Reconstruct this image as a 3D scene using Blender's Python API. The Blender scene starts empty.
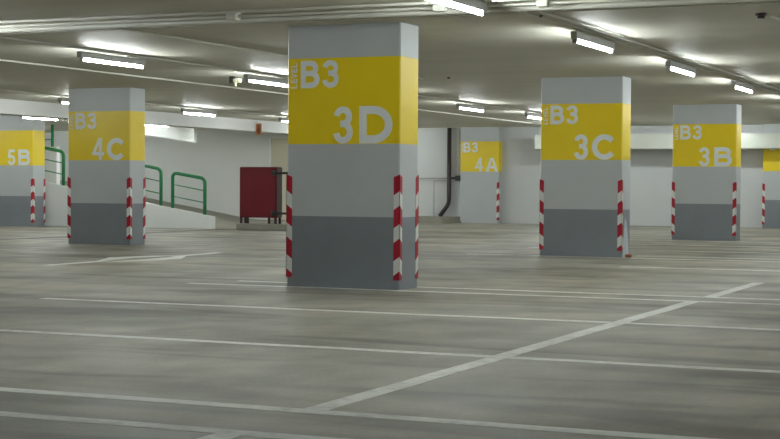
import bpy, bmesh, math, random
from mathutils import Vector, Matrix
random.seed(7)
PI = math.pi
scene = bpy.context.scene
col = scene.collection

# ------------------------------------------------------------------ materials
def mat(name, color, rough=0.6, metal=0.0, var=0.0, vscale=3.0, bump=0.0, bscale=60.0, spec=0.5, stretch=(1, 1, 1), coat=0.0):
    m = bpy.data.materials.new(name); m.use_nodes = True
    nt = m.node_tree; b = nt.nodes['Principled BSDF']
    b.inputs['Base Color'].default_value = (*color, 1)
    b.inputs['Roughness'].default_value = rough
    b.inputs['Metallic'].default_value = metal
    b.inputs['Specular IOR Level'].default_value = spec
    if coat: b.inputs['Coat Weight'].default_value = coat
    tc = nt.nodes.new('ShaderNodeTexCoord')
    mp = nt.nodes.new('ShaderNodeMapping'); mp.inputs['Scale'].default_value = stretch
    nt.links.new(tc.outputs['Object'], mp.inputs['Vector'])
    if var:
        n = nt.nodes.new('ShaderNodeTexNoise'); n.inputs['Scale'].default_value = vscale; n.inputs['Detail'].default_value = 5
        nt.links.new(mp.outputs[0], n.inputs['Vector'])
        r = nt.nodes.new('ShaderNodeMapRange'); r.inputs[1].default_value = .3; r.inputs[2].default_value = .7
        r.inputs[3].default_value = 1 - var; r.inputs[4].default_value = 1 + var
        nt.links.new(n.outputs[0], r.inputs[0])
        mx = nt.nodes.new('ShaderNodeVectorMath'); mx.operation = 'SCALE'
        mx.inputs[0].default_value = color
        nt.links.new(r.outputs[0], mx.inputs['Scale'])
        nt.links.new(mx.outputs[0], b.inputs['Base Color'])
    if bump:
        n = nt.nodes.new('ShaderNodeTexNoise'); n.inputs['Scale'].default_value = bscale; n.inputs['Detail'].default_value = 3
        nt.links.new(tc.outputs['Object'], n.inputs['Vector'])
        bp = nt.nodes.new('ShaderNodeBump'); bp.inputs['Strength'].default_value = bump; bp.inputs['Distance'].default_value = .01
        nt.links.new(n.outputs[0], bp.inputs['Height']); nt.links.new(bp.outputs[0], b.inputs['Normal'])
    return m

def floor_material():
    m = bpy.data.materials.new('sealed_concrete'); m.use_nodes = True
    nt = m.node_tree; N = nt.nodes; L = nt.links; b = N['Principled BSDF']
    tc = N.new('ShaderNodeTexCoord')
    def noise(scale, detail, st=(1, 1, 1), dist=0.0):
        mp = N.new('ShaderNodeMapping'); mp.inputs['Scale'].default_value = st; L.new(tc.outputs['Object'], mp.inputs[0])
        n = N.new('ShaderNodeTexNoise'); n.inputs['Scale'].default_value = scale; n.inputs['Detail'].default_value = detail
        n.inputs['Distortion'].default_value = dist; L.new(mp.outputs[0], n.inputs['Vector']); return n.outputs[0]
    def ramp(src, a, b2, lo, hi):
        r = N.new('ShaderNodeMapRange'); r.inputs[1].default_value = a; r.inputs[2].default_value = b2
        r.inputs[3].default_value = lo; r.inputs[4].default_value = hi; L.new(src, r.inputs[0]); return r.outputs[0]
    def mul(a, c):
        k = N.new('ShaderNodeMath'); k.operation = 'MULTIPLY'; L.new(a, k.inputs[0]); L.new(c, k.inputs[1]); return k.outputs[0]
    cloud = ramp(noise(.55, 6, dist=.6), .3, .7, .70, 1.24)
    mid = ramp(noise(2.6, 6, st=(1, .6, 1)), .3, .7, .80, 1.17)
    fine = ramp(noise(38, 4), .3, .7, .9, 1.1)
    tyre = ramp(noise(1.1, 4, st=(.28, 1.2, 1), dist=1.0), .36, .52, .58, 1.0)      # long dark tyre rubber smears
    k = mul(mul(cloud, mid), mul(fine, tyre))
    warm = ramp(noise(.35, 3), .35, .65, 0, 1)
    cm = N.new('ShaderNodeMix'); cm.data_type = 'RGBA'
    cm.inputs[6].default_value = (.375, .345, .28, 1); cm.inputs[7].default_value = (.33, .317, .272, 1); L.new(warm, cm.inputs[0])
    sc = N.new('ShaderNodeVectorMath'); sc.operation = 'SCALE'; L.new(cm.outputs[2], sc.inputs[0]); L.new(k, sc.inputs['Scale'])
    L.new(sc.outputs[0], b.inputs['Base Color'])
    L.new(ramp(noise(1.4, 5), .3, .7, .44, .62), b.inputs['Roughness'])
    b.inputs['Specular IOR Level'].default_value = .5
    bp = N.new('ShaderNodeBump'); bp.inputs['Strength'].default_value = .12; bp.inputs['Distance'].default_value = .01
    L.new(noise(22, 5), bp.inputs['Height']); L.new(bp.outputs[0], b.inputs['Normal'])
    return m

def worn_paint():
    m = bpy.data.materials.new('worn_line_paint'); m.use_nodes = True
    nt = m.node_tree; N = nt.nodes; L = nt.links; b = N['Principled BSDF']
    tc = N.new('ShaderNodeTexCoord')
    n = N.new('ShaderNodeTexNoise'); n.inputs['Scale'].default_value = 14; n.inputs['Detail'].default_value = 7; L.new(tc.outputs['Object'], n.inputs['Vector'])
    n2 = N.new('ShaderNodeTexNoise'); n2.inputs['Scale'].default_value = 1.1; n2.inputs['Detail'].default_value = 3; L.new(tc.outputs['Object'], n2.inputs['Vector'])
    ad = N.new('ShaderNodeMath'); ad.operation = 'ADD'; L.new(n.outputs[0], ad.inputs[0]); L.new(n2.outputs[0], ad.inputs[1])
    r = N.new('ShaderNodeMapRange'); r.inputs[1].default_value = .78; r.inputs[2].default_value = 1.12; r.inputs[3].default_value = 0; r.inputs[4].default_value = 1
    L.new(ad.outputs[0], r.inputs[0])
    cm = N.new('ShaderNodeMix'); cm.data_type = 'RGBA'
    cm.inputs[6].default_value = (.60, .595, .55, 1); cm.inputs[7].default_value = (.84, .84, .80, 1)
    L.new(r.outputs[0], cm.inputs[0]); L.new(cm.outputs[2], b.inputs['Base Color'])
    b.inputs['Roughness'].default_value = .55
    return m

M = {}
M['floor'] = floor_material()
M['line'] = worn_paint()
M['ceiling'] = mat('ceiling_paint', (.55, .535, .455), .6, var=.06, vscale=1.2, bump=.08, bscale=20, stretch=(.3, 2.0, 1))
M['wall'] = mat('grey_white_wall_paint', (.60, .61, .615), .6, var=.03, vscale=.8, bump=.05)
M['white_wall'] = mat('white_wall_paint', (.88, .90, .89), .55, var=.03, vscale=.8, bump=.05)
M['beam'] = mat('beam_paint', (.56, .56, .54), .6, var=.04, vscale=1)
M['col'] = mat('column_light_grey_paint', (.50, .525, .535), .42, var=.025, vscale=2.5, bump=.03, bscale=40)
M['col_base'] = mat('column_dark_grey_paint', (.225, .245, .27), .42, var=.05, vscale=3, bump=.03, bscale=40)
M['yellow'] = mat('column_yellow_paint', (.86, .635, .008), .40, var=.03, vscale=2.5)
M['letter'] = mat('letter_white_paint', (.80, .83, .83), .5, var=.03, vscale=6)
M['red'] = mat('guard_red', (.42, .012, .03), .4)
M['guard_white'] = mat('guard_white', (.78, .79, .76), .4, var=.03, vscale=8)
M['tube_end'] = mat('lamp_cap', (.5, .5, .48), .4, .6)
M['housing'] = mat('lamp_housing_enamel', (.42, .43, .42), .4)
M['trunk'] = mat('cable_trunking_white', (.62, .62, .56), .5)
M['conduit'] = mat('conduit_painted', (.70, .69, .62), .45)
M['duct'] = mat('duct_cream_metal', (.62, .64, .57), .28, var=.02, vscale=2)
M['green'] = mat('railing_green_enamel', (.02, .24, .085), .3)
M['brown'] = mat('drain_pipe_dark', (.040, .028, .028), .4)
M['redbox'] = mat('cabinet_red_enamel', (.14, .006, .014), .5, spec=.3, var=.10, vscale=2.2)
M['dark'] = mat('dark_iron', (.03, .03, .028), .5)
M['darkred'] = mat('cabinet_side_shade_and_leg_red', (.035, .012, .012), .45)  # brown red of the legs; on the side plate it stands for shade
M['cream'] = mat('door_cream_paint', (.70, .67, .53), .5)
M['concrete'] = mat('rough_kerb_concrete', (.27, .26, .215), .75, var=.12, vscale=4, bump=.15)
M['ramp'] = mat('ramp_concrete', (.33, .31, .26), .65, var=.08, vscale=2, bump=.1, stretch=(1, .4, 1))
M['orange'] = mat('sign_orange', (.42, .17, .05), .5)
M['signbrown'] = mat('sign_brown_figure', (.12, .03, .015), .5)
M['plastic'] = mat('clear_wrap_grey', (.55, .60, .64), .35)
M['rust'] = mat('rust_brown', (.33, .11, .03), .7)
M['ivory'] = mat('ivory_plastic', (.72, .70, .50), .4)

mt = bpy.data.materials.new('fluorescent_tube_glow'); mt.use_nodes = True
e = mt.node_tree.nodes['Principled BSDF']
e.inputs['Base Color'].default_value = (.9, .9, .9, 1)
e.inputs['Emission Color'].default_value = (.93, 1.0, .985, 1)
e.inputs['Emission Strength'].default_value = 205
M['tube'] = mt

# ------------------------------------------------------------------ mesh helpers
def box(bm, x0, x1, y0, y1, z0, z1, mi=0, bev=0.0):
    vs = [bm.verts.new(p) for p in ((x0,y0,z0),(x1,y0,z0),(x1,y1,z0),(x0,y1,z0),(x0,y0,z1),(x1,y0,z1),(x1,y1,z1),(x0,y1,z1))]
    fs = [bm.faces.new([vs[i] for i in q]) for q in ((3,2,1,0),(4,5,6,7),(0,1,5,4),(1,2,6,5),(2,3,7,6),(3,0,4,7))]
    for f in fs: f.material_index = mi
    if bev:
        es = {ed for f in fs for ed in f.edges}
        r = bmesh.ops.bevel(bm, geom=list(es), offset=bev, segments=2, affect='EDGES')
        for f in r['faces']: f.material_index = mi
    return bm

def prism(bm, poly, d, mi=0):
    """poly: list of 3-D points (planar), extruded by vector d"""
    d = Vector(d)
    a = [bm.verts.new(p) for p in poly]; b = [bm.verts.new(Vector(p) + d) for p in poly]
    n = len(a); fs = [bm.faces.new(a), bm.faces.new(b[::-1])]
    for i in range(n): fs.append(bm.faces.new((a[i], b[i], b[(i+1) % n], a[(i+1) % n])))
    for f in fs: f.material_index = mi

def tube(bm, pts, r, n=10, cap=True, mi=0):
    pts = [Vector(p) for p in pts]; rings = []
    ref = None
    for i, p in enumerate(pts):
        if i == 0: t = pts[1] - p
        elif i == len(pts) - 1: t = p - pts[i-1]
        else: t = (p - pts[i-1]).normalized() + (pts[i+1] - p).normalized()
        t.normalize()
        if ref is None:
            ref = Vector((0,0,1)) if abs(t.z) < .9 else Vector((0,1,0))
        a = t.cross(ref).normalized(); b = a.cross(t).normalized(); ref = b
        rings.append([bm.verts.new(p + (a*math.cos(2*PI*k/n) + b*math.sin(2*PI*k/n)) * r) for k in range(n)])
    for i in range(len(rings)-1):
        for k in range(n):
            f = bm.faces.new((rings[i][k], rings[i][(k+1) % n], rings[i+1][(k+1) % n], rings[i+1][k])); f.smooth = True; f.material_index = mi
    if cap:
        bm.faces.new(rings[0]).material_index = mi; bm.faces.new(rings[-1][::-1]).material_index = mi

def rounded(pts, r, n=5):
    """round the inner corners of a polyline"""
    pts = [Vector(p) for p in pts]; out = [pts[0]]
    for i in range(1, len(pts)-1):
        a = pts[i] + (pts[i-1]-pts[i]).normalized()*r; b = pts[i] + (pts[i+1]-pts[i]).normalized()*r
        for k in range(n+1):
            t = k/n; out.append(a*(1-t)**2 + pts[i]*2*t*(1-t) + b*t*t)
    out.append(pts[-1]); return out

def obj(name, bm, mats, parent=None, loc=None):
    bmesh.ops.recalc_face_normals(bm, faces=bm.faces)
    me = bpy.data.meshes.new(name); bm.to_mesh(me); bm.free()
    if not isinstance(mats, (list, tuple)): mats = [mats]
    for m in mats: me.materials.append(m)
    o = bpy.data.objects.new(name, me); col.objects.link(o)
    if loc: o.location = loc
    if parent: o.parent = parent
    return o

def tag(o, label, cat, group=None):
    o['label'] = label; o['category'] = cat
    if group: o['group'] = group
    return o
def thing(name, loc, label, cat, group=None, rz=0):
    o = bpy.data.objects.new(name, None); col.objects.link(o); o.location = loc; o.rotation_euler = (0,0,rz)
    o.empty_display_size = .2
    return tag(o, label, cat, group)
def struct(name, bm, m):
    o = obj(name, bm, m); o['kind'] = 'structure'; return o
def NB(): return bmesh.new()

# ------------------------------------------------------------------ lettering (hand drawn bold sans strokes, in a w x 1 cell)
def arc(cx, cy, rx, ry, a0, a1, n=18):
    return [(cx + rx*math.cos(math.radians(a0+(a1-a0)*k/n)), cy + ry*math.sin(math.radians(a0+(a1-a0)*k/n))) for k in range(n+1)]
def glyph(ch, w, t):
    """returns (strokes, polygons)"""
    h = t/2; S = []; P = []
    if ch == 'B':
        P.append([(0,0),(t,0),(t,1),(0,1)])
        m = .53; ru = (1-h-m)/2; rl = (m-h)/2
        S.append([(h,1-h),(w*.93-h-ru*1.1,1-h)] + arc(w*.93-h-ru*1.1, m+ru, ru*1.1, ru, 90, -90) + [(h,m)])
        S.append([(h,m),(w-h-rl*1.1,m)] + arc(w-h-rl*1.1, h+rl, rl*1.1, rl, 90, -90) + [(h,h)])
    elif ch == '3':
        m = .53; ru = (1-h-m)/2; rl = (m-h)/2
        S.append(arc(w*.49, m+ru, (w*.94-t)/2, ru, 172, -90, 24) + [(w*.36, m)])
        S.append([(w*.36, m)] + arc(w*.5, h+rl, (w-t)/2, rl, 90, -172, 24))
    elif ch == 'D':
        P.append([(0,0),(t,0),(t,1),(0,1)])
        c = w*.42
        S.append([(h,1-h)] + arc(c, .5, w-c-h, .5-h, 90, -90, 26) + [(h,h)])
    elif ch == 'C':
        S.append(arc(w/2, .5, w/2-h, .5-h, 38, 322, 34))
    elif ch == 'A':
        k = t*1.05; c = w/2
        P.append([(0,0),(k,0),(c+k*.12,1),(c-k*.55,1)]); P.append([(w-k,0),(w,0),(c+k*.55,1),(c-k*.12,1)])
        P.append([(w*.2,.22),(w*.8,.22),(w*.74,.22+t*.85),(w*.26,.22+t*.85)])
    elif ch == '4':
        s = w*.82
        P.append([(s-t,0),(s,0),(s,1),(s-t,1)])
        P.append([(0,.22),(w,.22),(w,.22+t*.85),(0,.22+t*.85)])
        P.append([(0,.22+t*.5),(t*.95,.22+t*.85),(s-t*.2,1),(s-t*1.05,1)])
    elif ch == '5':
        P.append([(w*.16,1-t),(w*.93,1-t),(w*.93,1),(w*.16,1)])
        P.append([(w*.04,.46),(w*.04+t*.95,.50),(w*.16+t*.9,1),(w*.16,1)])
        S.append(arc(w*.5, .33, (w-t)/2, .33-h, 148, -168, 28))
    elif ch == 'L':
        P += [[(0,0),(t,0),(t,1),(0,1)], [(0,0),(w,0),(w,t),(0,t)]]
    elif ch == 'E':
        P += [[(0,0),(t,0),(t,1),(0,1)], [(0,0),(w,0),(w,t),(0,t)], [(0,1-t),(w,1-t),(w,1),(0,1)], [(0,.5-h),(w*.9,.5-h),(w*.9,.5+h),(0,.5+h)]]
    elif ch == 'V':
        c = w/2
        P += [[(0,1),(t,1),(c+t*.4,0),(c-t*.5,0)], [(w-t,1),(w,1),(c+t*.5,0),(c-t*.4,0)]]
    return S, P
def write(bm, ch, w, t, place, th=.002):
    """place(x, y) -> 3-D point on the face; the letter stands th proud of it, towards -Y"""
    S, P = glyph(ch, w, t)
    for p in P:
        prism(bm, [place(x, y) for x, y in p], (0, -th, 0)); th += .0005
    for s in S:
        th += .0005
        s = [Vector(q) for q in s]
        q2 = [s[0]]
        for q in s[1:]:
            if (q-q2[-1]).length > 1e-4: q2.append(q)
        s = q2; Lf = []; Rt = []
        for i, p in enumerate(s):
            d1 = (p - s[i-1]).normalized() if i else (s[1]-p).normalized()
            d2 = (s[i+1]-p).normalized() if i < len(s)-1 else d1
            d = (d1+d2).normalized(); nrm = Vector((-d.y, d.x)); k = (t/2)/max(.6, nrm.dot(Vector((-d1.y, d1.x))))
            Lf.append(p + nrm*k); Rt.append(p - nrm*k)
        n = len(s)
        fr = [[bm.verts.new(Vector(place(*v)) + Vector((0,dy,0))) for v in (Lf + Rt)] for dy in (0, -th)]
        for i in range(n-1):
            for F in fr: bm.faces.new((F[i], F[i+1], F[n+i+1], F[n+i]))
            bm.faces.new((fr[0][i], fr[0][i+1], fr[1][i+1], fr[1][i])); bm.faces.new((fr[0][n+i], fr[0][n+i+1], fr[1][n+i+1], fr[1][n+i]))
        for j in (0, n-1): bm.faces.new((fr[0][j], fr[0][n+j], fr[1][n+j], fr[1][j]))

# ------------------------------------------------------------------ room shell
H = 2.5
XL, XR, YF, YB = -34.0, 6.0, -6.0, 38.5
b = NB(); box(b, XL, XR, YF, YB+.2, -.2, 0); floor = struct('floor', b, M['floor'])
b = NB(); box(b, XL, XR, YF, YB+.2, H, H+.2); struct('ceiling', b, M['ceiling'])
b = NB(); box(b, -17.6, XR, YB, YB+.2, 0, H); struct('wall_back', b, M['wall'])
b = NB(); box(b, XL, -20.6, 38.07, YB+.2, 0, H); box(b, -19.3, -17.6, 38.07, YB+.2, 0, H); box(b, -20.6, -19.3, 38.07, YB+.2, 2.32, H); struct('wall_back_ramp', b, M['white_wall'])
b = NB(); box(b, XL-.2, XL, YF, YB+.2, 0, H); struct('wall_left', b, M['white_wall'])
b = NB(); box(b, XR, XR+.2, YF, YB+.2, 0, H); struct('wall_right', b, M['wall'])
b = NB(); box(b, XL, XR, YF-.2, YF, 0, H); struct('wall_front', b, M['wall'])

# door in the back wall, mostly hidden behind column 3D
b = NB()
box(b, -20.6, -20.48, 38.02, 38.15, 0, 2.32, 0, .004); box(b, -19.42, -19.3, 38.02, 38.15, 0, 2.32, 0, .004); box(b, -20.48, -19.42, 38.02, 38.15, 2.24, 2.32, 0, .004)
door = struct('door_1', b, M['white_wall']); door['label'] = 'cream door in a white frame in the back wall behind the red cabinet'
b = NB(); box(b, -20.48, -19.42, 38.10, 38.14, .01, 2.24); obj('door_leaf', b, M['cream'], door)

# ------------------------------------------------------------------ painted markings: parts of the floor
def strip(x0, x1, y0, y1, wob=.012, z=.0012):
    bm = NB(); n = max(2, int(max(x1-x0, y1-y0)/.5)); pts = []
    for k in range(n+1):
        t = k/n
        if x1-x0 > y1-y0:
            x = x0+(x1-x0)*t; o = random.uniform(-wob, wob); pts.append(((x, y0+o, 0), (x, y1+o, 0)))
        else:
            y = y0+(y1-y0)*t; o = random.uniform(-wob, wob)*.5; pts.append(((x0+o, y, 0), (x1+o, y, 0)))
    lo = [[bm.verts.new((p[0], p[1], .0002)) for p in q] for q in pts]; hi = [[bm.verts.new((p[0], p[1], z)) for p in q] for q in pts]
    for k in range(n):
        bm.faces.new((hi[k][0], hi[k+1][0], hi[k+1][1], hi[k][1]))
        for s in (0, 1): bm.faces.new((lo[k][s], lo[k+1][s], hi[k+1][s], hi[k][s]))
    for k in (0, n): bm.faces.new((lo[k][0], lo[k][1], hi[k][1], hi[k][0]))
    return bm
LW = .056
for y, xa, xb in ((5.42,-8.1,2),(6.06,-8.1,2),(8.47,-8.1,2),(10.98,-8.1,2),(13.36,-8.1,2),(13.92,-7.85,2),
                  (18.7,-5.2,2),(21.0,-8.1,2),(21.72,-5.8,2),(23.70,-8.1,2),(26.1,-8.1,2),(28.25,-8.1,2)):
    obj('parking_line', strip(xa, xb, y-LW, y+LW), M['line'], floor)
for y0, y1 in ((3.2, 5.37), (6.11, 13.31), (13.97, 16.3)):
    obj('parking_line', strip(-3.06-.058, -3.06+.058, y0, y1, z=.0017), M['line'], floor)
b = NB()
for poly in ([(-11.37,15.4),(-11.22,15.4),(-11.20,16.6),(-11.40,16.6)],
             [(-11.38,16.55),(-11.30,16.55),(-11.45,17.5),(-11.30,18.35),(-11.60,18.15),(-11.80,17.45)],
             [(-11.14,16.4),(-10.84,16.85),(-10.78,17.6),(-11.16,18.35)],
             [(-11.29,18.1),(-11.14,18.1),(-11.24,19.5),(-11.38,19.5)]):
    prism(b, [(x, y, .0005) for x, y in poly], (0,0,.001))
obj('direction_arrow', b, M['line'], floor)
b = NB(); box(b, -17.03, -16.93, 20.5, 29.4, .0005, .004); obj('drain_channel', b, M['dark'], floor)

# ------------------------------------------------------------------ columns
W, D = 1.18, .443
def corner_guard(sx, sy, parent, z0=.09, z1=1.08, leg=.055, th=.006):
    """L profile on the corner; legs run inwards (sx, sy = outward signs); chevron stripes peak at the corner"""
    bm = NB(); per, redh = .308, .172
    cuts = [z1]; k = 0
    for dirn in ('x', 'y'):
        def P(a, z, out):
            if dirn == 'x': return (-sx*a + (sx*th if a == 0 else 0), sy*(th if out else 0.0005), z)
            return (sx*(th if out else 0.0005), -sy*a + (sy*th if a == 0 else 0), z)
        z = z1 + .02; red = True
        while z > z0 - .05:
            zn = z - (redh if red else per - redh)
            q = [(0, z), (leg, z-leg*.8), (leg, zn-leg*.8), (0, zn)]
            q = [(a, min(z1, max(z0, v))) for a, v in q]
            if q[0][1]-q[3][1] > 1e-3 or q[1][1]-q[2][1] > 1e-3:
                if q[0][1]-q[3][1] <= 1e-3: q[0] = q[3]; q = q[1:]
                elif q[1][1]-q[2][1] <= 1e-3: q = [q[0], q[1], q[3]]
                o = [bm.verts.new(P(a, v, True)) for a, v in q]; i = [bm.verts.new(P(a, v, False)) for a, v in q]
                fs = [bm.faces.new(o), bm.faces.new(i[::-1])]
                for j in range(len(o)): fs.append(bm.faces.new((o[j], i[j], i[(j+1) % len(o)], o[(j+1) % len(o)])))
                for f in fs: f.material_index = 0 if red else 1
            z = zn; red = not red
    return obj('corner_guard', bm, [M['red'], M['guard_white']], parent)

def column(cx, cy, code, label, dark_base=True, guards=((-1,-1),(1,-1),(1,1),(-1,1)), depth=D, W=W, dz=0, du=0):
    t = thing('concrete_column', (cx - W/2, cy + depth/2, 0), label, 'column', 'numbered parking level columns')
    hx, hy = W/2, depth/2
    b = NB()
    zs = [0, .68 + min(0, dz), 1.368 + min(0, dz), 2.152 + dz, H]; mi = [1 if dark_base else 0, 0, 2, 0]
    r = .012   # small chamfer
    ring = [(-hx+r,-hy),(hx-r,-hy),(hx,-hy+r),(hx,hy-r),(hx-r,hy),(-hx+r,hy),(-hx,hy-r),(-hx,-hy+r)]
    vs = [[b.verts.new((x, y, z)) for x, y in ring] for z in zs]
    for i in range(4):
        for k in range(8):
            b.faces.new((vs[i][k], vs[i][(k+1) % 8], vs[i+1][(k+1) % 8], vs[i+1][k])).material_index = mi[i]
    b.faces.new(vs[0][::-1]); b.faces.new(vs[-1])
    obj('column_shaft', b, [M['col'], M['col_base'], M['yellow']], t)
    def pl(u0, z0, s): return lambda x, y: (-hx + u0 + x*s, -hy, z0 + y*s)
    if code != '5B':
        b = NB(); s = .262
        write(b, 'B', .76, .20, pl(.142 + du, 1.868 + dz, s)); write(b, '3', .66, .185, pl(.372 + du, 1.868 + dz, s)); obj('level_number', b, M['letter'], t)
    b = NB(); s = .352; big = {'B': .93, 'C': 1.01, 'D': .97, 'A': .96}[code[1]]; w0 = {'3': .58, '4': .64, '5': .60}[code[0]]
    write(b, code[0], w0, .175, pl(.695 + du - w0*s, 1.372 + min(0, dz), s)); write(b, code[1], big, .215, pl(1.105 + du - big*s, 1.372 + min(0, dz), s)); obj('bay_code', b, M['letter'], t)
    b = NB(); s = .066; z = 1.868 + dz
    for ch in 'LEVEL':
        write(b, ch, .62, .17, (lambda z: lambda x, y: (-hx + .102 + du*.6 - y*s, -hy, z + x*s))(z)); z += .0505
    obj('level_word', b, M['letter'], t)
    for sx, sy in guards:
        g = corner_guard(sx, sy, t); g.location = (sx*hx, sy*hy, 0)
    return t
CX = -5.855
column(CX, 13.42, '3D', 'nearest grey and yellow square column lettered B3 3D', dz=.035)
column(CX, 21.09, '3C', 'grey and yellow column lettered B3 3C, right of centre', dz=-.02, guards=((-1,-1),(1,-1),(-1,1)))
column(CX, 28.81, '3B', 'grey and yellow column lettered B3 3B, towards the right edge', dz=-.01, guards=((-1,-1),(1,-1),(-1,1)))
column(CX-.06, 38.07, '3A', 'farthest right column, cut by the frame edge, yellow band under the duct', depth=.428, guards=((-1,-1),(1,-1)))
column(-13.87, 21.09, '4C', 'grey and yellow column lettered B3 4C, on the left', dz=-.02)
column(-13.885, 38.248, '4A', 'far light grey column lettered B3 4A beside the dark drain pipe', dark_base=False, depth=.25, guards=((1,-1),), W=1.07, dz=-.025, du=-.06)
column(-21.50, 28.81, '5B', 'grey and yellow column lettered 5B at the left edge by the ramp')

# ------------------------------------------------------------------ left: ramp, parapet, railings
def ramp_z(x, y):
    x0 = -17.5 + (-21.0+17.5)*(y-29.75)/(38.07-29.75)
    return max(0, .165*(x0-x))
b = NB()
nx, ny = 60, 12; g = []
for i in range(nx+1):
    g.append([])
    for j in range(ny+1):
        x = -17.45 + (-32+17.45)*i/nx; y = 29.76 + (38.06-29.76)*j/ny
        g[i].append((x, y, ramp_z(x, y)+.004))
top = [[b.verts.new(p) for p in r] for r in g]; bot = [[b.verts.new((p[0], p[1], .001)) for p in r] for r in g]
for i in range(nx):
    for j in range(ny):
        b.faces.new((top[i][j], top[i+1][j], top[i+1][j+1], top[i][j+1])); b.faces.new((bot[i][j], bot[i][j+1], bot[i+1][j+1], bot[i+1][j]))
for i in range(nx):
    for j in (0, ny): b.faces.new((top[i][j], top[i+1][j], bot[i+1][j], bot[i][j]))
for j in range(ny):
    for i in (0, nx): b.faces.new((top[i][j], top[i][j+1], bot[i][j+1], bot[i][j]))
o = obj('ramp', b, M['ramp']); tag(o, 'concrete ramp rising to the left behind the white parapet', 'ramp')
ptop = lambda x: .27 + .165*(-17.36 - x)
b = NB(); prism(b, [(-17.36,29.6,0),(-17.36,29.6,ptop(-17.36)),(-30.2,29.6,ptop(-30.2)),(-30.2,29.6,0)], (0,.15,0))
o = obj('ramp_parapet', b, M['white_wall']); tag(o, 'low white sloping parapet wall along the front of the ramp', 'parapet')
# upper flight: underside edge and its parapet
b = NB(); prism(b, [(-19.86,33,1.985),(-19.86,33,2.499),(-23.2,33,2.499),(-23.2,33,2.46)], (0,.12,0))
o = obj('upper_ramp_slab', b, M['white_wall']); tag(o, 'bright white sloping edge of the upper ramp below the beam', 'ramp slab')
b = NB(); prism(b, [(-23.9,33.0,ramp_z(-23.9,33.15)+.05),(-23.9,33.0,1.9),(-31.9,33.0,1.9),(-31.9,33.0,1.89)], (0,.15,0))
o = obj('upper_ramp_parapet', b, M['white_wall']); tag(o, 'white upper parapet carrying a short green rail, left of column 4C', 'parapet')

def railing(x0, x1, y, zb0, zb1, zt0, zt1, label, r=.038, top=True):
    t = thing('green_railing', ((x0+x1)/2, y, min(zb0, zb1)), label, 'railing', 'green ramp railings')
    ox, oz = (x0+x1)/2, min(zb0, zb1)
    b = NB()
    L = rounded([(x0-ox,0,zb0-oz),(x0-ox,0,zt0-oz),(x1-ox,0,zt1-oz),(x1-ox,0,zb1-oz)], .12) if top else [(x1-ox,0,zb1-oz),(x1-ox,0,zt1-oz)]
    tube(b, L, r, 12); obj('rail_frame', b, M['green'], t)
    for k in (1/3, 2/3):
        b = NB(); a0 = zb0+(zt0-zb0)*k-oz; a1 = zb1+(zt1-zb1)*k-oz
        tube(b, [(x0-ox+r*.5*(1 if top else 0),0,a0),(x1-ox-r*.5,0,a1)], .012, 8); obj('crossbar', b, M['green'], t)
ry = 29.675
railing(-18.40, -17.58, ry, ptop(-18.40), ptop(-17.58), 1.225, 1.095, 'green tube railing panel at the low end of the ramp parapet')
railing(-19.75, -18.70, ry, ptop(-19.75), ptop(-18.70), 1.49, 1.30, 'green railing panel on the parapet, half hidden behind column 4C')
railing(-22.30, -21.30, ry, ptop(-22.3), ptop(-21.3), 1.86, 1.69, 'green railing panel on the parapet between columns 5B and 4C')
railing(-26.0, -24.08, 33.07, 1.90, 1.90, 2.49, 2.46, 'short green rail on the upper parapet near the ceiling, above the parapet rail', top=False)

# ceiling beam along the ramp bay
b = NB(); box(b, -18.5, -18.0, 15, 38.05, 2.235, 2.499)
o = obj('ceiling_beam', b, M['beam']); tag(o, 'long pale grey beam under the ceiling beside the ramp', 'beam')

# ------------------------------------------------------------------ lamps
def make_lamp():
    t = thing('fluorescent_light', (0,0,2.365), '', 'ceiling light')
    b = NB()
    prism(b, [(-.030,-.66,.020),(-.032,-.66,.090),(.032,-.66,.090),(.030,-.66,.020)], (0,1.32,0))
    obj('lamp_housing', b, M['housing'], t)
    b = NB(); tube(b, [(0,-.60,0),(0,.60,0)], .013, 10); obj('fluorescent_tube', b, M['tube'], t)
    for s in (-1, 1):
        b = NB(); box(b, -.022, .022, s*.60 - (.0 if s > 0 else .03), s*.60 + (.03 if s > 0 else 0), -.018, .03, 0, .003); obj('lamp_holder', b, M['tube_end'], t)
        b = NB(); tube(b, [(0,s*.45,.085),(0,s*.45,.100)], .008, 8); obj('hanger', b, M['conduit'], t)
    return t
first = make_lamp(); used = False
def dup(root):
    r = root.copy(); col.objects.link(r)
    for ch in list(root.children):
        c = ch.copy(); col.objects.link(c); c.parent = r
    return r
def lamp(x, y, label, group, z=2.365, rz=0):
    global used
    o = dup(first) if used else first
    used = True
    o.location = (x, y, z); o.rotation_euler.z = rz; o['label'] = label; o['group'] = group
RA, RB, RC, RD = -4.47, -10.3, -16.2, -20.2
G = 'fluorescent tube lights under the ceiling'
lamp(RA, 11.25, 'fluorescent tube light cut by the top edge, right of column 3D', G)
lamp(RA, 15.02, 'largest fluorescent tube light between columns 3D and 3C', G)
lamp(RA, 18.7, 'fluorescent tube light above the gap between columns 3C and 3B', G)
lamp(RA, 22.4, 'fluorescent tube light above and right of column 3B, last of its row', G)
lamp(RB, 15.3, 'fluorescent tube light above column 4C, nearest on the left', G)
lamp(RB, 19.1, 'fluorescent tube light touching the left side of column 3D near its B3', G)
lamp(RB, 26.85, 'fluorescent tube light above the 4A column', G)
lamp(RB, 30.6, 'fluorescent tube light half hidden behind the left of column 3C', G)
lamp(RC, 23.1, 'short visible end of a tube light left of the top of column 4C', G)
lamp(RC, 27.1, 'fluorescent tube light just right of column 4C above the bright panel', G)
lamp(RC, 31.2, 'small fluorescent tube light by the orange sign and column 3D', G)
lamp(RD, 27.3, 'fluorescent tube light in front of column 5B below the beam', G, 2.33)
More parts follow.
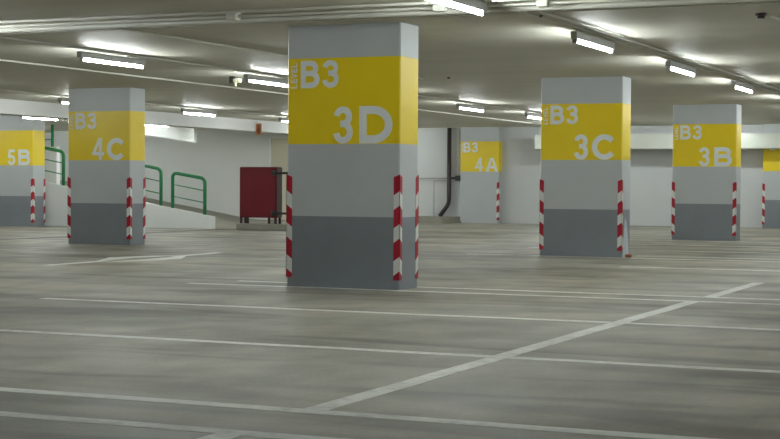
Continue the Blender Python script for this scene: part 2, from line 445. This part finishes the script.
lamp(RD, 31.75, 'sliver of a tube light right of column 4C under the beam', G, 2.35)
G2 = 'tube lights outside the frame or behind columns'
hid = [(RA, 7.5), (RA, 26.7), (RA, 30.2), (RA, 33.5), (RB, 11.5), (RB, 22.9), (RB, 33.8), (RC, 8), (RC, 13), (RC, 18.6),
       (1.38, 7.5), (1.38, 11.25), (1.38, 15.0), (1.38, 18.7), (1.38, 22.4), (1.38, 26.1), (1.38, 29.8), (1.38, 33.5), (RC, 35.0), (RD, 23.5), (RD, 19.7), (RD-4, 27.3), (RD-4, 23.5), (RD-9, 33)]  # rows carried on out of view, further lamps added for the light level
lamp(-22.15, 32.3, 'unseen batten light added to brighten the upper ramp slab', G2, 2.365, PI/2)  # unseen, added so the slab edge comes out bright
lamp(-26.4, 34.6, 'unseen batten light added to brighten the upper ramp slab', G2, 2.365, PI/2)  # unseen, added for more light on the white ramp walls
for x, y in ((-7.95, 36.2), (-11.35, 36.0), (-17.2, 36.6)): lamp(x, y, 'unseen batten light added to brighten the upper ramp slab', G2, 2.365, PI/2)  # unseen lamps added to lift the light on the back wall
for x, y in hid: lamp(x, y, 'unseen batten light added to brighten the upper ramp slab', G2)

# trunking and conduits
def pipe(name, pts, r, m, label, cat, n=8, group=None):
    b = NB(); tube(b, pts, r, n); o = obj(name, b, m); tag(o, label, cat, group); return o
for x, y0, y1, lab in ((RA, 2.5, 37.8, 'pale cable trunking above the row of tube lights right of column 3D'),
                       (RB, 3, 37.8, 'pale cable trunking above the tube lights between columns 4C and 3D'),
                       (RC, 7, 37.8, 'pale cable trunking above the tube lights beside the ramp beam')):
    b = NB(); box(b, x-.02, x+.02, y0, y1, 2.480, 2.499, 0, .003); o = obj('cable_trunking', b, M['trunk']); tag(o, lab, 'cable trunking')
pipe('conduit', [(RA+.17, 2.5, 2.48), (RA+.17, 37.8, 2.48)], .011, M['conduit'], 'thin conduit running beside the row of lights right of column 3D', 'conduit')
pipe('conduit', [(-12.2, 4, 2.486), (-12.2, 37.8, 2.486)], .013, M['conduit'], 'thin conduit crossing the ceiling above column 4C towards column 3D', 'conduit')
pipe('conduit', [(-8.6, 12.6, 2.488), (-8.6, 20.5, 2.488)], .012, M['conduit'], 'short diagonal conduit on the ceiling left of the top of column 3D', 'conduit')
pipe('ceiling_pipe', [(-12, 12.33, 2.45), (4, 12.33, 2.45)], .026, M['conduit'], 'thick pale pipe crossing the ceiling in front of column 3D', 'pipe', 12)
pipe('conduit', [(-12, 12.12, 2.46), (4, 12.12, 2.46)], .014, M['conduit'], 'thin conduit just in front of the thick ceiling pipe', 'conduit')
pipe('conduit', [(-12, 11.86, 2.47), (4, 11.86, 2.47)], .014, M['conduit'], 'front thin conduit of the bundle crossing at the top edge', 'conduit')
pipe('conduit', [(-12, 12.95, 2.489), (4, 12.95, 2.489)], .010, M['conduit'], 'thinnest conduit just above the top of column 3D', 'conduit')
for x, y, lab in ((-6.9, 12.12, 'small box on the ceiling conduits above left of column 3D'), (-4.93, 12.12, 'small box on the ceiling conduits above right of column 3D'), (-4.03, 12.12, 'small box on the ceiling conduits beside the top edge light')):
    b = NB(); box(b, x-.05, x+.05, y-.05, y+.05, 2.43, 2.5, 0, .006); o = obj('junction_box', b, M['conduit']); tag(o, lab, 'junction box')
# sprinklers / detectors
def sprinkler(x, y, lab, m, s=1.0):
    t = thing('smoke_detector', (x, y, 2.499), lab, 'ceiling detector', 'ceiling detectors')
    b = NB(); tube(b, [(0,0,-.001),(0,0,-.02*s)], .05*s, 16); obj('base_plate', b, m, t)
    b = NB(); tube(b, [(0,0,-.018*s),(0,0,-.045*s)], .034*s, 16); obj('sensor_head', b, m, t)
sprinkler(-2.61, 13.84, 'dark round detector on the ceiling near the top right corner', M['brown'])
sprinkler(-4.45, 13.3, 'tiny dark detector on the ceiling right of column 3D', M['dark'], .45)
sprinkler(-8.2, 20.5, 'tiny dark detector on the ceiling left of column 3C', M['dark'], .5)
pipe('conduit', [(-2.55, 13.90, 2.485), (-2.45, 15.5, 2.485), (-2.3, 17.5, 2.485)], .013, M['conduit'], 'thin white conduit leading right from the dark ceiling detector', 'conduit')
t = thing('security_camera', (-11.0, 19.4, 2.5), 'small ivory camera with dark bracket on the ceiling left of column 3D', 'security camera')
b = NB(); box(b, -.09, -.02, -.03, .03, -.09, 0, 0, .005); obj('bracket', b, M['dark'], t)
b = NB(); box(b, -.02, .08, -.05, .05, -.085, -.03, 0, .01); obj('camera_body', b, M['ivory'], t)
b = NB(); tube(b, [(.0,0,-.08),(.0,0,-.14)], .018, 10); obj('lens_stem', b, M['ivory'], t)

# orange hanging sign by the beam
t = thing('hanging_sign', (-17.85, 32.6, 2.17), 'small orange brown hanging sign at the end of the beam left of column 3D', 'sign')
b = NB(); box(b, -.075, .075, -.012, .012, -.03, .24, 0, .004); obj('sign_board', b, M['orange'], t)
b = NB(); prism(b, [(-.03,-.016,-.01),(.03,-.016,-.01),(.045,-.016,.08),(.02,-.016,.15),(.03,-.016,.19),(0,-.016,.22),(-.03,-.016,.19),(-.02,-.016,.15),(-.045,-.016,.08)], (0,.004,0)); obj('sign_figure', b, M['signbrown'], t)
b = NB(); tube(b, [(0,0,.235),(0,0,.328)], .006, 6); obj('sign_hanger', b, M['conduit'], t)

# ------------------------------------------------------------------ red cabinet on its kerb
b = NB(); box(b, -16.62, -15.2, 29.35, 30.7, 0, .13, 0, .015)
o = obj('concrete_kerb', b, M['concrete']); tag(o, 'low concrete kerb under the red cabinet', 'kerb')
t = thing('red_cabinet', (-16.27, 29.85, .13), 'dark red metal cabinet on short legs beside column 3D', 'cabinet')
b = NB(); box(b, -.45, .45, -.17, .08, .13, 1.22, 0, .012); obj('cabinet_body', b, M['redbox'], t)
b = NB(); box(b, -.435, .435, -.178, -.168, .15, 1.20, 0, .003); obj('cabinet_door', b, M['redbox'], t)
b = NB(); box(b, .449, .460, -.165, .075, .14, 1.21, 0, .003); obj('side_shade_plate', b, M['darkred'], t)  # darker plate puts the shade of this side into its colour
for x in (-.42, -.26, .26, .42):
    for y in ((-.14,) if abs(x) < .3 else (-.14, .05)):
        b = NB(); box(b, x-.022, x+.022, y-.02, y+.02, .001, .14); obj('leg', b, M['darkred'], t)
for z in (1.09, .23):
    b = NB(); tube(b, [(.40,-.2,z),(.80,-.2,z)], .026, 10); tube(b, [(.36,-.2,z),(.44,-.2,z)], .055, 12); tube(b, [(.40,-.15,z),(.40,-.2,z)], .03, 10); obj('pipe_arm', b, M['dark'], t)

# ------------------------------------------------------------------ back wall details
b = NB(); prism(b, [(-16.9,37.0,0),(-14.90,37.0,0),(-15.0,37.0,.16),(-16.9,37.0,.16)], (0,1.49,0))
o = obj('concrete_plinth', b, M['concrete']); tag(o, 'low concrete plinth at the foot of the dark drain pipe', 'plinth')
pipe('drain_pipe', rounded([(-15.32,38.38,2.49),(-15.32,38.38,.50),(-15.56,38.33,.165)], .12), .058, M['brown'], 'dark brown drain pipe down the back wall bending left at its foot', 'pipe', 12)
pipe('thin_pipe', rounded([(-16.9,38.42,1.17),(-15.39,38.42,1.17)], .03), .014, M['housing'], 'thin grey pipe running level along the back wall to the drain pipe', 'pipe')
pipe('thin_pipe', rounded([(-15.42,38.36,1.10),(-15.74,38.36,1.10),(-15.74,38.36,.165)], .03), .014, M['housing'], 'thin grey upright pipe left of the dark drain pipe', 'pipe')
pipe('wall_conduit', rounded([(-16.9,38.44,2.43),(-15.10,38.44,2.43),(-15.10,38.44,1.24)], .06), .018, M['trunk'], 'pale conduit over and down beside the dark drain pipe', 'conduit')
t = thing('valve_box', (-15.10, 38.449, 1.10), 'small dark valve box on the wall at the left edge of column 4A', 'valve')
b = NB(); box(b, -.06, .06, -.05, .05, 0, .14, 0, .008); obj('box_body', b, M['dark'], t)
b = NB(); tube(b, [(-.17,-.02,.07),(-.06,-.02,.07)], .03, 10); obj('connector', b, M['dark'], t)
# air duct
t = thing('air_duct', (-6, 37.55, 1.90), 'long cream air duct along the back wall behind columns 3C and 3B', 'duct')
b = NB(); box(b, -6.62, 6.0, -.2, .2, 0, .35, 0, .008); obj('duct_body', b, M['duct'], t)
for x in (-6.60, -4.6, -2.3, -.55, 1.6, 3.9):
    b = NB(); box(b, x-.02, x+.02, -.215, .215, -.008, .358); obj('duct_flange', b, M['duct'], t)
    b = NB(); tube(b, [(x,0,.35),(x,0,.598)], .012, 6); obj('duct_hanger', b, M['housing'], t)
# torn wrapping at the foot of column 3C
b = NB()
pr = [(0,0,0),(.05,.10,0),(.03,.24,0),(0,.30,0),(0,.27,.16),(.035,.17,.22),(.03,.06,.14),(0,.12,.55),(0,.20,.48),(.02,.16,.42)]
vs = [b.verts.new((CX+.008+x, 21.12+y, z+.004)) for x, y, z in pr]
for f in ((0,1,6),(1,2,5),(1,5,6),(2,3,4),(2,4,5),(6,5,9),(5,4,8),(5,8,9),(6,9,7),(7,9,8),(0,6,7),(0,3,2),(0,2,1),(0,7,8),(0,8,4),(0,4,3)):
    b.faces.new([vs[i] for i in f])
o = obj('plastic_wrap', b, M['plastic']); tag(o, 'crumpled pale plastic wrap at the foot of column 3C', 'plastic wrap')
b = NB(); bmesh.ops.create_icosphere(b, subdivisions=2, radius=.04)
for v in b.verts: v.co = Vector((v.co.x*1.3, v.co.y*1.2*(1+.2*math.sin(v.co.x*90)), v.co.z*.6*(1+.25*math.sin(v.co.y*80))))
o = obj('rusty_scrap', b, M['rust'], loc=(CX+.10, 21.10, .024)); tag(o, 'small rusty brown scrap on the floor beside column 3C', 'scrap')

# ------------------------------------------------------------------ camera, world, view
cam = bpy.data.cameras.new('camera'); co = bpy.data.objects.new('camera', cam); col.objects.link(co)
f, pitch, roll, h, th = 1568.8, .02208, .00635, .98369, .41729
cam.sensor_width = 36; cam.lens = f/780*36; cam.clip_end = 200; cam.clip_start = .05
co.matrix_world = Matrix.Translation((0,0,h)) @ Matrix.Rotation(th, 4, 'Z') @ Matrix.Rotation(PI/2 - pitch, 4, 'X') @ Matrix.Rotation(roll, 4, 'Z')
scene.camera = co
w = bpy.data.worlds.new('world'); scene.world = w; w.use_nodes = True
w.node_tree.nodes['Background'].inputs[0].default_value = (.02, .02, .02, 1)
vs_ = scene.view_settings; vs_.view_transform = 'Standard'; vs_.look = 'None'; vs_.gamma = 1; vs_.use_curve_mapping = False; vs_.exposure = 0.0
scene.cycles.use_denoising = True
scene.cycles.max_bounces = 10; scene.cycles.diffuse_bounces = 8
scene.cycles.sample_clamp_indirect = 6
